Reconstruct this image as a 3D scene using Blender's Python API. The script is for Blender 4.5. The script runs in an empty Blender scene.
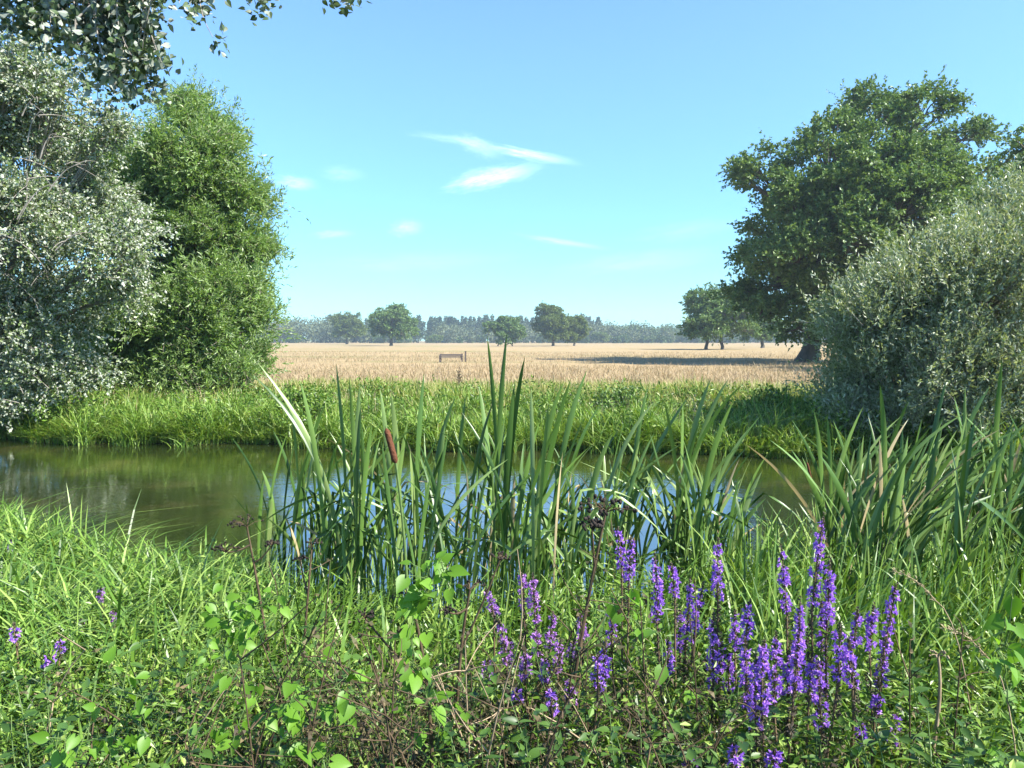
import bpy, math, random
import numpy as np
from mathutils import Vector
R = math.radians
rng = np.random.default_rng(7)
random.seed(7)
S = bpy.context.scene
COL = S.collection

# ------------------------------------------------------------------ camera
F = 788.0; HOR = 339.5; CAMZ = 1.5
PITCH = math.atan((384 - HOR) / F)
cam_d = bpy.data.cameras.new("camera"); cam = bpy.data.objects.new("camera", cam_d); COL.objects.link(cam)
cam.location = (0, 0, CAMZ); cam.rotation_euler = (R(90) - PITCH, 0, 0)
cam_d.sensor_width = 36; cam_d.lens = 36 * F / 1024; cam_d.clip_start = 0.05; cam_d.clip_end = 5000
S.camera = cam
CP, SP = math.cos(PITCH), math.sin(PITCH)
def px(x, y, Y):
    """world point at depth Y seen at photo pixel x, y"""
    u = (x - 512) / F; v = -(y - 384) / F
    d = np.array([u, CP + SP * v, -SP + CP * v])
    return np.array([0, 0, CAMZ]) + d * (Y / d[1])

# ------------------------------------------------------------------ light, sky
SUN_EL, SUN_AZ = 44, 113          # azimuth clockwise from +Y (camera direction)
S.view_settings.view_transform = 'Standard'; S.view_settings.look = 'None'
S.view_settings.gamma = 1; S.view_settings.exposure = 1.56
S.render.engine = 'CYCLES'
S.cycles.max_bounces = 6; S.cycles.diffuse_bounces = 2; S.cycles.glossy_bounces = 2
S.cycles.transmission_bounces = 3; S.cycles.transparent_max_bounces = 4; S.cycles.volume_bounces = 0
S.cycles.caustics_reflective = False; S.cycles.caustics_refractive = False
S.cycles.use_denoising = True
sd = bpy.data.lights.new("sun", 'SUN'); sun = bpy.data.objects.new("sun", sd); COL.objects.link(sun)
sd.energy = 5.0; sd.angle = R(0.5); sd.color = (1.0, 0.95, 0.86)
to_sun = Vector((math.sin(R(SUN_AZ)) * math.cos(R(SUN_EL)), math.cos(R(SUN_AZ)) * math.cos(R(SUN_EL)), math.sin(R(SUN_EL))))
sun.rotation_euler = to_sun.to_track_quat('Z', 'Y').to_euler()
sun.location = (30, 10, 40)

W = bpy.data.worlds.new("World"); S.world = W; W.use_nodes = True
nt = W.node_tree; nt.nodes.clear()
def N(nt, typ, **kw):
    n = nt.nodes.new(typ)
    for k, v in kw.items():
        if k == 'ins':
            for kk, vv in v.items(): n.inputs[kk].default_value = vv
        else: setattr(n, k, v)
    return n
def L(nt, a, b): nt.links.new(a, b)
def M(nt, op, a, b=None, clamp=False):
    n = nt.nodes.new('ShaderNodeMath'); n.operation = op; n.use_clamp = clamp
    for i, v in enumerate((a, b)):
        if v is None: continue
        if hasattr(v, 'links'): L(nt, v, n.inputs[i])
        else: n.inputs[i].default_value = v
    return n.outputs[0]
sky = N(nt, 'ShaderNodeTexSky', sky_type='NISHITA', sun_disc=False, sun_elevation=R(SUN_EL), sun_rotation=R(SUN_AZ),
        altitude=50, air_density=1.0, dust_density=0.25, ozone_density=2.2)
tint = N(nt, 'ShaderNodeMix', data_type='RGBA', blend_type='MULTIPLY'); tint.inputs[0].default_value = 1
L(nt, sky.outputs[0], tint.inputs[6]); tint.inputs[7].default_value = (0.84, 1.055, 1.27, 1)
tc = N(nt, 'ShaderNodeTexCoord'); sep = N(nt, 'ShaderNodeSeparateXYZ'); L(nt, tc.outputs['Generated'], sep.inputs[0])
az = M(nt, 'ARCTAN2', sep.outputs[0], sep.outputs[1]); el = M(nt, 'ARCSINE', sep.outputs[2])
cmb = N(nt, 'ShaderNodeCombineXYZ'); L(nt, az, cmb.inputs[0]); L(nt, el, cmb.inputs[1])
def sky_ang(x, y):
    p = px(x, y, 100.0) - np.array([0, 0, CAMZ]); p = p / np.linalg.norm(p)
    return math.atan2(p[0], p[1]), math.asin(p[2])
acc = None
# (pixel centre, half length, half width, tilt, strength): thin cirrus streaks
for (x, y, hl, hw, rot, st) in [(494, 177, 56, 12, 12, .80), (532, 155, 54, 6, -10, .62), (478, 146, 30, 11, -18, .36), (450, 139, 50, 5, -6, .20),
                                (296, 183, 24, 8, -4, .42), (343, 174, 26, 9, 0, .18), (407, 228, 20, 10, 8, .36), (333, 234, 24, 5, 4, .30),
                                (563, 242, 52, 4, -9, .36), (640, 262, 90, 14, 5, .14), (690, 230, 70, 12, 6, .10), (420, 262, 120, 12, 3, .10)]:
    a0, e0 = sky_ang(x, y)
    mp = N(nt, 'ShaderNodeMapping', vector_type='TEXTURE')
    mp.inputs['Location'].default_value = (a0, e0, 0); mp.inputs['Rotation'].default_value = (0, 0, R(rot))
    mp.inputs['Scale'].default_value = (hl / F, hw / F, 1)
    nz = N(nt, 'ShaderNodeTexNoise', ins={'Scale': 2.4, 'Detail': 8.0, 'Roughness': 0.7})
    L(nt, cmb.outputs[0], mp.inputs[0])
    off = N(nt, 'ShaderNodeVectorMath', operation='ADD'); off.inputs[1].default_value = (x * .37, y * .21, 0)
    L(nt, mp.outputs[0], off.inputs[0]); L(nt, off.outputs[0], nz.inputs['Vector'])
    wob = N(nt, 'ShaderNodeVectorMath', operation='MULTIPLY_ADD'); L(nt, nz.outputs['Color'], wob.inputs[0])
    wob.inputs[1].default_value = (1.0, 1.3, 0); L(nt, mp.outputs[0], wob.inputs[2])
    sb = N(nt, 'ShaderNodeVectorMath', operation='SUBTRACT'); L(nt, wob.outputs[0], sb.inputs[0]); sb.inputs[1].default_value = (.5, .65, 0)
    ln = N(nt, 'ShaderNodeVectorMath', operation='LENGTH'); L(nt, sb.outputs[0], ln.inputs[0])
    mr = N(nt, 'ShaderNodeMapRange', interpolation_type='SMOOTHSTEP', ins={1: 1.05, 2: 0.0, 3: 0.0, 4: st}); L(nt, ln.outputs['Value'], mr.inputs[0])
    g = M(nt, 'MULTIPLY', mr.outputs[0], M(nt, 'MULTIPLY', M(nt, 'SUBTRACT', nz.outputs[0], .22), 2.1))
    acc = g if acc is None else M(nt, 'ADD', acc, g)
acc = M(nt, 'MAXIMUM', M(nt, 'MULTIPLY', M(nt, 'MINIMUM', acc, .7), .8), 0.0)
cl = N(nt, 'ShaderNodeMix', data_type='RGBA'); L(nt, acc, cl.inputs[0]); hz = N(nt, 'ShaderNodeMapRange', interpolation_type='SMOOTHSTEP', ins={1: 0.0, 2: .42, 3: 0.0, 4: 1.0}); L(nt, el, hz.inputs[0])
hc = N(nt, 'ShaderNodeMix', data_type='RGBA'); L(nt, hz.outputs[0], hc.inputs[0]); hc.inputs[6].default_value = (.52, .74, .80, 1); hc.inputs[7].default_value = (.96, 1.0, 1.0, 1)
hm = N(nt, 'ShaderNodeMix', data_type='RGBA', blend_type='MULTIPLY'); hm.inputs[0].default_value = 1; L(nt, tint.outputs[2], hm.inputs[6]); L(nt, hc.outputs[2], hm.inputs[7])
L(nt, hm.outputs[2], cl.inputs[6])
cl.inputs[7].default_value = (8.6, 10.6, 11.2, 1)
bg = N(nt, 'ShaderNodeBackground', ins={'Strength': 0.092}); L(nt, cl.outputs[2], bg.inputs[0])
wo = N(nt, 'ShaderNodeOutputWorld'); L(nt, bg.outputs[0], wo.inputs[0])

# ------------------------------------------------------------------ helpers
def mesh_np(name, V, quads=None, tris=None, smooth=False):
    V = np.asarray(V, dtype=np.float32).reshape(-1, 3)
    me = bpy.data.meshes.new(name)
    nq = 0 if quads is None else len(quads); ntr = 0 if tris is None else len(tris)
    me.vertices.add(len(V)); me.vertices.foreach_set('co', V.ravel())
    idx = np.concatenate([np.asarray(a, dtype=np.int32).ravel() for a in (quads, tris) if a is not None and len(a)])
    me.loops.add(len(idx)); me.loops.foreach_set('vertex_index', idx)
    me.polygons.add(nq + ntr)
    st = np.concatenate([np.arange(nq) * 4, nq * 4 + np.arange(ntr) * 3]).astype(np.int32)
    me.polygons.foreach_set('loop_start', st)
    me.polygons.foreach_set('use_smooth', np.full(nq + ntr, smooth))
    me.update(calc_edges=True)
    return me
def tag(o, label=None, cat=None, group=None, kind=None):
    for k, v in (('label', label), ('category', cat), ('group', group), ('kind', kind)):
        if v: o[k] = v
    return o
def thing(name, label, cat, loc, group=None):
    o = bpy.data.objects.new(name, None); COL.objects.link(o); o.location = [float(c) for c in loc]
    o.empty_display_size = .1
    return tag(o, label, cat, group)
def part(name, V, quads, mat, parent=None, tris=None, smooth=False):
    V = np.asarray(V, dtype=np.float64).reshape(-1, 3)
    p = parent
    while p is not None:
        V = V - np.array(p.location); p = p.parent
    me = mesh_np(name, V, quads, tris, smooth); me.materials.append(mat)
    o = bpy.data.objects.new(name, me); COL.objects.link(o)
    if parent is not None: o.parent = parent
    return o
def copy_thing(o, loc, scale, rz, label, group=None):
    r = o.copy(); COL.objects.link(r); r.location = [float(c) for c in loc]; r.scale = scale; r.rotation_euler = (0, 0, rz)
    r['label'] = label
    if group: r['group'] = group
    for ch in list(o.children):
        c = ch.copy(); COL.objects.link(c); c.parent = r
    return r
def norm(v): return v / np.maximum(np.linalg.norm(v, axis=-1, keepdims=True), 1e-9)

class MB:
    """collects tubes, boxes and lathes into one mesh"""
    def __init__(s): s.V = []; s.Q = []; s.n = 0
    def add(s, V, Q):
        s.V.append(np.asarray(V, float).reshape(-1, 3)); s.Q.append(np.asarray(Q).reshape(-1, 4) + s.n); s.n += len(s.V[-1])
    def tube(s, P, rad, k=6, rough=0.0):
        P = np.asarray(P, float); n = len(P); rad = np.broadcast_to(np.asarray(rad, float), (n,))
        T = norm(np.gradient(P, axis=0)); ref = np.array([0.31, 0.87, 0.38])
        A = norm(np.cross(T, ref)); B = np.cross(T, A)
        an = np.linspace(0, 2 * np.pi, k, endpoint=False)
        rr = rad[:, None] * (1 + rough * rng.normal(0, 1, (n, k)))
        V = P[:, None] + rr[..., None] * (np.cos(an)[None, :, None] * A[:, None] + np.sin(an)[None, :, None] * B[:, None])
        i = np.arange(n - 1)[:, None] * k; j = np.arange(k)[None]; j2 = (j + 1) % k
        Q = np.stack([i + j, i + j2, i + k + j2, i + k + j], -1).reshape(-1, 4)
        s.add(V, Q)
    def box(s, c, h, rz=0):
        c = np.array(c, float); x, y, z = h
        V = np.array([[-x, -y, -z], [x, -y, -z], [x, y, -z], [-x, y, -z], [-x, -y, z], [x, -y, z], [x, y, z], [-x, y, z]])
        ca, sa = math.cos(rz), math.sin(rz); V = np.stack([V[:, 0] * ca - V[:, 1] * sa, V[:, 0] * sa + V[:, 1] * ca, V[:, 2]], -1)
        s.add(V + c, [[0, 3, 2, 1], [4, 5, 6, 7], [0, 1, 5, 4], [1, 2, 6, 5], [2, 3, 7, 6], [3, 0, 4, 7]])
    def build(s, name, mat, parent=None, smooth=True):
        return part(name, np.concatenate(s.V), np.concatenate(s.Q), mat, parent, smooth=smooth)

def bez(a, b, c, n):
    t = np.linspace(0, 1, n)[:, None]; a, b, c = map(np.asarray, (a, b, c))
    return a * (1 - t) ** 2 + 2 * b * t * (1 - t) + c * t * t

def rand_unit(n):
    return norm(rng.normal(0, 1, (n, 3)))
def leaves(P, D, ln, wd, updir=0.5, cup=0.12, face=None):
    """diamond leaf quads starting at P along D. ln, wd arrays"""
    n = len(P); D = norm(D)
    up = rand_unit(n) + np.array([0, 0, updir])
    if face is not None: up = up + face
    side = norm(np.cross(D, up)); nor = np.cross(side, D)
    ln = np.broadcast_to(ln, (n,))[:, None]; wd = np.broadcast_to(wd, (n,))[:, None]
    mid = P + D * ln * 0.45
    V = np.stack([P, mid + side * wd * .5 + nor * wd * cup, P + D * ln - nor * ln * cup, mid - side * wd * .5 + nor * wd * cup], 1)
    return V.reshape(-1, 3), np.arange(n * 4).reshape(-1, 4)
def shoots(P, D, Ls, m, ln, wd, droop=0.15, spread=0.9, updir=.5, cup=.12, jit=.25):
    n = len(P); D = norm(D)
    t = (np.arange(m)[None, :] + rng.uniform(0, 1, (n, m))) / m
    Ls = np.broadcast_to(Ls, (n,))
    Q = P[:, None] + D[:, None] * (Ls[:, None] * t)[..., None]
    Q[..., 2] -= droop * Ls[:, None] * t ** 2
    perp = rng.normal(0, 1, (n, m, 3)); perp -= (perp * D[:, None]).sum(-1, keepdims=True) * D[:, None]; perp = norm(perp)
    LD = norm(D[:, None] + perp * spread + rng.normal(0, jit, (n, m, 3)))
    LD[..., 2] -= droop * .8
    k = n * m; sz = rng.uniform(.6, 1.15, k)
    return leaves(Q.reshape(-1, 3), LD.reshape(-1, 3), ln * sz, wd * sz * rng.uniform(.8, 1.15, k), updir, cup)

def heart(n):
    """unit heart leaf outline as 2 x 4 strip : rows from base to tip"""
    rows = np.array([[-.28, .14], [-.12, .36], [.06, .47], [.25, .49], [.48, .38], [.70, .23], [.88, .09], [1.0, .005]])
    return rows
def heart_leaves(P, D, ln, updir=.6, facev=None, wf=.85):
    n = len(P); D = norm(D); up = rand_unit(n) * .6 + np.array([0, 0, updir])
    if facev is not None: up = up + facev
    s = norm(np.cross(D, up)); nn = np.cross(s, D); rows = heart(n); Vs = []
    ln = np.asarray(ln)[:, None]
    for (u, w) in rows:
        c = P + D * ln * (u + .28) - nn * ln * .12 * u * u
        if u < -.1: mid = P + D * ln * .28
        else: mid = c
        Vs += [c - s * ln * w * wf + nn * ln * w * .22, mid, c + s * ln * w * wf + nn * ln * w * .22]
    V = np.stack(Vs, 1); k = len(rows)
    q = np.array([[3 * i + a_, 3 * i + a_ + 1, 3 * i + a_ + 4, 3 * i + a_ + 3] for i in range(k - 1) for a_ in (0, 1)])
    return V.reshape(-1, 3), (np.arange(n)[:, None, None] * 3 * k + q[None]).reshape(-1, 4)
def grass(P, h, w, lean, az=None, face=None, segs=3, curl=1.0):
    n = len(P); az = rng.uniform(0, 2 * np.pi, n) if az is None else az
    ld = np.stack([np.cos(az), np.sin(az), np.zeros(n)], -1)
    fa = az + np.pi / 2 + rng.normal(0, .5, n) if face is None else face
    wd = np.stack([np.cos(fa), np.sin(fa), np.zeros(n)], -1)
    ts = np.linspace(0, 1, segs + 1); prof = np.interp(ts, [0, .35, .75, 1], [.75, 1, .65, .04])
    rows = []
    for t, p in zip(ts, prof):
        c = P + ld * (h * lean * t ** (1 + curl))[:, None]
        c = c + np.array([0, 0, 1.]) * (h * t * (1 - .35 * np.minimum(lean, 1.6) * t ** 1.5))[:, None]
        rows += [c - wd * (w * p * .5)[:, None], c + wd * (w * p * .5)[:, None]]
    V = np.stack(rows, 1)
    k = 2 * (segs + 1)
    q = np.array([[2 * i, 2 * i + 1, 2 * i + 3, 2 * i + 2] for i in range(segs)])
    Q = (np.arange(n)[:, None, None] * k + q[None]).reshape(-1, 4)
    return V.reshape(-1, 3), Q
def merge(*vq):
    V = []; Q = []; n = 0
    for v, q in vq: V.append(v); Q.append(q + n); n += len(v)
    return np.concatenate(V), np.concatenate(Q)

# ------------------------------------------------------------------ materials
def new_mat(name):
    m = bpy.data.materials.new(name); m.use_nodes = True; t = m.node_tree; t.nodes.clear()
    o = N(t, 'ShaderNodeOutputMaterial'); return m, t, o
def ramp(t, fac, stops):
    r = N(t, 'ShaderNodeValToRGB'); e = r.color_ramp.elements
    while len(e) < len(stops): e.new(.5)
    for el_, (p, c) in zip(e, stops): el_.position = p; el_.color = (*c, 1)
    L(t, fac, r.inputs[0]); return r.outputs[0]
def leaf_mat(name, cols, back=None, per_object=False, trans=.35, rough=.5, spec=.35, tcol=(1.25, 1.2, .55)):
    m, t, o = new_mat(name)
    g = N(t, 'ShaderNodeNewGeometry')
    fac = N(t, 'ShaderNodeObjectInfo').outputs['Random'] if per_object else g.outputs['Random Per Island']
    c = ramp(t, fac, [(i / max(1, len(cols) - 1), k) for i, k in enumerate(cols)])
    cc = c
    if back is not None:
        mx = N(t, 'ShaderNodeMix', data_type='RGBA'); L(t, g.outputs['Backfacing'], mx.inputs[0]); L(t, c, mx.inputs[6]); mx.inputs[7].default_value = (*back, 1)
        cc = mx.outputs[2]
    p = N(t, 'ShaderNodeBsdfPrincipled', ins={'Roughness': rough, 'Specular IOR Level': spec}); L(t, cc, p.inputs['Base Color'])
    tm = N(t, 'ShaderNodeMix', data_type='RGBA', blend_type='MULTIPLY'); tm.inputs[0].default_value = 1; L(t, c, tm.inputs[6]); tm.inputs[7].default_value = (*tcol, 1)
    tr = N(t, 'ShaderNodeBsdfTranslucent'); L(t, tm.outputs[2], tr.inputs[0])
    mix = N(t, 'ShaderNodeMixShader'); mix.inputs[0].default_value = trans
    L(t, p.outputs[0], mix.inputs[1]); L(t, tr.outputs[0], mix.inputs[2]); L(t, mix.outputs[0], o.inputs[0])
    return m
def solid(name, c1, c2, scale=8, rough=.8, spec=.3, bump=.0, stretch=(1, 1, 1)):
    m, t, o = new_mat(name)
    tcn = N(t, 'ShaderNodeTexCoord'); mp = N(t, 'ShaderNodeMapping'); mp.inputs['Scale'].default_value = stretch; L(t, tcn.outputs['Object'], mp.inputs[0])
    nz = N(t, 'ShaderNodeTexNoise', ins={'Scale': scale, 'Detail': 6.0, 'Roughness': .65}); L(t, mp.outputs[0], nz.inputs['Vector'])
    c = ramp(t, nz.outputs[0], [(.3, c1), (.7, c2)])
    p = N(t, 'ShaderNodeBsdfPrincipled', ins={'Roughness': rough, 'Specular IOR Level': spec}); L(t, c, p.inputs['Base Color'])
    if bump:
        b = N(t, 'ShaderNodeBump', ins={'Strength': bump, 'Distance': .02}); L(t, nz.outputs[0], b.inputs['Height']); L(t, b.outputs[0], p.inputs['Normal'])
    L(t, p.outputs[0], o.inputs[0]); return m

MT = {}
MT['willow'] = leaf_mat('willow_leaf', [(.085, .165, .028), (.135, .245, .045), (.20, .32, .07), (.29, .40, .14)], back=(.25, .34, .14), trans=.4, rough=.4, spec=.5)
MT['silver'] = leaf_mat('silver_leaf', [(.07, .12, .032), (.11, .175, .05), (.17, .235, .08), (.26, .30, .16)], back=(.44, .48, .38), trans=.28, rough=.42, spec=.45)
MT['white_poplar'] = leaf_mat('white_poplar_leaf', [(.035, .065, .028), (.055, .09, .035), (.08, .13, .045)], back=(.30, .33, .27), trans=.18)
MT['sallow'] = leaf_mat('sallow_leaf', [(.12, .175, .06), (.175, .235, .09), (.25, .30, .14), (.34, .38, .22)], back=(.42, .46, .33), trans=.32, rough=.4, spec=.5)
MT['oak'] = leaf_mat('oak_leaf', [(.055, .115, .028), (.095, .17, .042), (.14, .23, .058), (.19, .27, .09)], trans=.3, rough=.45, spec=.4)
MT['oak_pale'] = leaf_mat('pale_oak_leaf', [(.085, .13, .028), (.115, .165, .036), (.15, .20, .05)], trans=.32, rough=.5, spec=.3)
MT['far_leaf'] = leaf_mat('far_wood_leaf', [(.05, .085, .02), (.07, .115, .026), (.09, .14, .034)], trans=.3, rough=.6)
MT['far_pale'] = leaf_mat('far_pale_leaf', [(.075, .10, .04), (.10, .13, .055), (.13, .15, .07)], trans=.2, rough=.6)
MT['pine'] = leaf_mat('pine_needle', [(.035, .065, .026), (.05, .085, .03), (.07, .11, .035)], trans=.2, rough=.6)
MT['bark'] = solid('bark', (.10, .08, .06), (.26, .22, .18), 9, .9, .2, .8, (1, 1, .25))
MT['grey_twig'] = solid('grey_twig', (.16, .14, .115), (.34, .31, .27), 14, .8, .3, .3)
MT['pale_twig'] = solid('pale_twig', (.30, .28, .25), (.46, .43, .39), 14, .8, .3, .2)
MT['dark_bark'] = solid('dark_bark', (.06, .05, .04), (.15, .125, .10), 6, .9, .2, .8, (1, 1, .3))
MT['grass_near'] = leaf_mat('lush_grass', [(.04, .09, .012), (.085, .18, .022), (.16, .28, .04), (.30, .41, .10)], trans=.3, rough=.42, spec=.45)
MT['grass_far'] = leaf_mat('bank_grass', [(.07, .15, .018), (.13, .24, .03), (.20, .32, .05), (.31, .39, .11)], trans=.32, rough=.45, spec=.4)
MT['grass_mixed'] = leaf_mat('seeding_grass', [(.14, .22, .035), (.21, .28, .055), (.32, .33, .11), (.46, .39, .19)], trans=.35, rough=.55, spec=.3)
MT['straw'] = leaf_mat('dry_grass_blade', [(.29, .215, .125), (.36, .27, .16), (.42, .33, .21), (.25, .22, .10)], trans=.3, rough=.6, spec=.2, tcol=(1, .95, .85))
MT['nettle'] = leaf_mat('nettle_leaf', [(.03, .072, .014), (.05, .11, .018), (.09, .175, .028)], trans=.28, rough=.45, spec=.4)
MT['umbel'] = solid('black_umbel', (.012, .010, .009), (.045, .035, .028), 60, .9, .2)
MT['forb'] = leaf_mat('forb_leaf', [(.035, .08, .012), (.075, .15, .018), (.14, .25, .03), (.27, .36, .08)], trans=.28, rough=.42, spec=.45)
MT['bind'] = leaf_mat('bindweed_leaf', [(.09, .20, .016), (.12, .26, .022), (.17, .33, .035)], trans=.45, rough=.45, spec=.35)
MT['cattail'] = leaf_mat('cattail_blade', [(.035, .08, .014), (.055, .115, .02), (.10, .18, .035), (.13, .21, .05), (.18, .25, .08)], trans=.10, rough=.36, spec=.4, per_object=True)
MT['cattail_dead'] = leaf_mat('withered_cattail_blade', [(.38, .31, .16), (.45, .36, .20)], trans=.3, rough=.6, tcol=(1, .9, .7))
MT['seedhead'] = solid('cattail_seedhead', (.075, .03, .016), (.15, .062, .032), 60, .95, .15, .5)
MT['petal'] = leaf_mat('loosestrife_petal', [(.21, .085, .50), (.31, .14, .64), (.40, .20, .72), (.46, .20, .58), (.52, .33, .78)], trans=.35, rough=.6, spec=.3, tcol=(1.1, .9, 1.2))
MT['petal_pink'] = leaf_mat('pink_loosestrife_petal', [(.33, .14, .46), (.44, .21, .58), (.56, .33, .64)], trans=.35, rough=.6, spec=.3, tcol=(1.1, .9, 1.1))
MT['calyx'] = leaf_mat('spent_calyx', [(.06, .05, .035), (.10, .075, .06), (.10, .10, .05)], trans=.15, rough=.7)
MT['stem_red'] = solid('reddish_stem', (.09, .055, .035), (.17, .12, .06), 20, .7, .3)
MT['stem_green'] = solid('green_stem', (.06, .11, .03), (.12, .18, .05), 20, .6, .3)
MT['dead'] = solid('dead_stem', (.042, .029, .016), (.12, .085, .05), 25, .9, .2)
MT['dead_tan'] = solid('dead_tan_stem', (.22, .16, .10), (.36, .28, .18), 25, .9, .2)
MT['seed_tan'] = leaf_mat('grass_seed', [(.34, .28, .15), (.46, .38, .23)], trans=.2, rough=.7, tcol=(1, .9, .7))
MT['litter'] = leaf_mat('dead_litter', [(.035, .026, .014), (.075, .055, .028), (.075, .08, .03), (.16, .12, .06)], trans=.15, rough=.7)
MT['bench'] = solid('bench_wood', (.075, .06, .055), (.15, .125, .115), 10, .8, .3, .2, (1, 6, 6))

# ------------------------------------------------------------------ terrain
NS = np.array([(-900, 14), (-40, 14), (-12, 8.8), (-8, 7.6), (-4.6, 6.1), (-3.6, 5.6), (-2.9, 5.15), (-2.1, 4.7), (-1.7, 4.65), (-1.2, 4.3), (-.3, 4.0), (.8, 4.0), (1.5, 4.6), (2.5, 4.7), (3.6, 4.7), (8, 5.0), (40, 6), (900, 6)])
FS = np.array([(-900, 20), (-40, 20), (-14, 12.5), (-7, 11.5), (-3.5, 11.0), (-1, 10.6), (1, 10.4), (3, 10.2), (4.6, 9.9), (6, 9.3), (9, 8.6), (14, 8.6), (40, 10), (900, 10)])
def near_shore(x): return np.interp(x, NS[:, 0], NS[:, 1]) + .08 * np.sin(x * 3.1) + .05 * np.sin(x * 7.7 + 1)
def far_shore(x): return np.interp(x, FS[:, 0], FS[:, 1]) + .16 * np.sin(x * 1.37 + .5) + .10 * np.sin(x * 3.1) + .07 * np.sin(x * 7.3)
def sm(a, b, v): t = np.clip((v - a) / (b - a), 0, 1); return t * t * (3 - 2 * t)
def G(x, y):
    x = np.asarray(x, float); y = np.asarray(y, float)
    a = near_shore(x) - y; b = y - far_shore(x)
    nb = -.45 + .45 * sm(-.5, .05, a) + .14 * sm(.0, .5, a) + .10 * sm(.5, 2.5, a)
    far = .26 - .10 * sm(8, 36, b) - .66 * sm(40, 260, b)
    fb = -.45 + .45 * sm(-.5, .05, b) + .16 * sm(0, .5, b) + (far - .16) * sm(.5, 5, b)
    und = .03 * np.sin(x * 1.7 + y * .9) * np.sin(y * 1.3 - x * .4) + .05 * np.sin(x * .11 + 1) * np.sin(y * .13) * sm(15, 40, y)
    return np.maximum(nb, fb) + und * np.where(np.maximum(a, b) > .3, 1, 0)
def ground_pts(x, y): return np.stack([x, y, G(x, y)], -1)

ys = np.concatenate([np.linspace(-60, -2, 20), np.linspace(-1, 16, 150), np.geomspace(16.3, 900, 110)])
xs = np.concatenate([-np.geomspace(12.3, 700, 50)[::-1], np.linspace(-12, 12, 140), np.geomspace(12.3, 700, 50)])
XX, YY = np.meshgrid(xs, ys); V = np.stack([XX, YY, G(XX, YY)], -1).reshape(-1, 3)
nx, ny = len(xs), len(ys)
i, j = np.meshgrid(np.arange(nx - 1), np.arange(ny - 1)); a = j * nx + i
Q = np.stack([a, a + 1, a + nx + 1, a + nx], -1).reshape(-1, 4)
m, t, o = new_mat('meadow_ground')
tcn = N(t, 'ShaderNodeTexCoord'); sp = N(t, 'ShaderNodeSeparateXYZ'); L(t, tcn.outputs['Object'], sp.inputs[0])
mp = N(t, 'ShaderNodeMapping'); mp.inputs['Scale'].default_value = (.25, 1, 1); L(t, tcn.outputs['Object'], mp.inputs[0])
n1 = N(t, 'ShaderNodeTexNoise', ins={'Scale': .09, 'Detail': 7.0, 'Roughness': .62}); L(t, mp.outputs[0], n1.inputs['Vector'])
n2 = N(t, 'ShaderNodeTexNoise', ins={'Scale': 2.2, 'Detail': 8.0, 'Roughness': .7}); L(t, tcn.outputs['Object'], n2.inputs['Vector'])
dry = ramp(t, n1.outputs[0], [(.33, (.20, .20, .08)), (.43, (.29, .225, .12)), (.55, (.345, .255, .145)), (.68, (.29, .235, .125))])
fine = ramp(t, n2.outputs[0], [(.3, (.72, .72, .68)), (.7, (1.1, 1.08, 1.05))])
dm = N(t, 'ShaderNodeMix', data_type='RGBA', blend_type='MULTIPLY'); dm.inputs[0].default_value = 1; L(t, dry, dm.inputs[6]); L(t, fine, dm.inputs[7])
soil = ramp(t, n2.outputs[0], [(.35, (.035, .035, .015)), (.65, (.075, .10, .025))])
yv = M(t, 'ADD', sp.outputs[1], M(t, 'MULTIPLY', n2.outputs[0], 4.0))
mr = N(t, 'ShaderNodeMapRange', ins={1: 18.5, 2: 22.0}); L(t, yv, mr.inputs[0])
gm = N(t, 'ShaderNodeMix', data_type='RGBA'); L(t, mr.outputs[0], gm.inputs[0]); L(t, soil, gm.inputs[6]); L(t, dm.outputs[2], gm.inputs[7])
p = N(t, 'ShaderNodeBsdfPrincipled', ins={'Roughness': .95, 'Specular IOR Level': .1}); L(t, gm.outputs[2], p.inputs['Base Color'])
b = N(t, 'ShaderNodeBump', ins={'Strength': .5, 'Distance': .12}); L(t, n2.outputs[0], b.inputs['Height']); L(t, b.outputs[0], p.inputs['Normal'])
L(t, p.outputs[0], o.inputs[0])
tag(part('ground', V, Q, m, smooth=True), kind='structure')

# water
xs = np.concatenate([np.linspace(-120, -15, 20), np.linspace(-14, 14, 80), np.linspace(15, 120, 20)])
rows = [near_shore(xs) - .5 + (far_shore(xs) - near_shore(xs) + 1.0) * k for k in np.linspace(0, 1, 6)]
V = np.stack([np.stack([xs, r, np.zeros_like(xs)], -1) for r in rows], 0).reshape(-1, 3); nx = len(xs)
i, j = np.meshgrid(np.arange(nx - 1), np.arange(5)); a = j * nx + i
Q = np.stack([a, a + 1, a + nx + 1, a + nx], -1).reshape(-1, 4)
m, t, o = new_mat('pond_water')
tcn = N(t, 'ShaderNodeTexCoord')
n0 = N(t, 'ShaderNodeTexNoise', ins={'Scale': .9, 'Detail': 5.0, 'Roughness': .6}); L(t, tcn.outputs['Object'], n0.inputs['Vector'])
c = ramp(t, n0.outputs[0], [(.3, (.012, .020, .005)), (.54, (.022, .030, .008)), (.76, (.065, .060, .022))])
p = N(t, 'ShaderNodeBsdfPrincipled', ins={'Roughness': .015, 'IOR': 5.0, 'Specular IOR Level': .5}); L(t, c, p.inputs['Base Color'])
mp = N(t, 'ShaderNodeMapping'); mp.inputs['Scale'].default_value = (1, 1.6, 1); mp.inputs['Rotation'].default_value = (0, 0, .2); L(t, tcn.outputs['Object'], mp.inputs[0])
n1 = N(t, 'ShaderNodeTexNoise', ins={'Scale': 7.0, 'Detail': 3.0, 'Roughness': .55}); L(t, mp.outputs[0], n1.inputs['Vector'])
n2 = N(t, 'ShaderNodeTexNoise', ins={'Scale': 1.1, 'Detail': 2.0}); L(t, mp.outputs[0], n2.inputs['Vector'])
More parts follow.
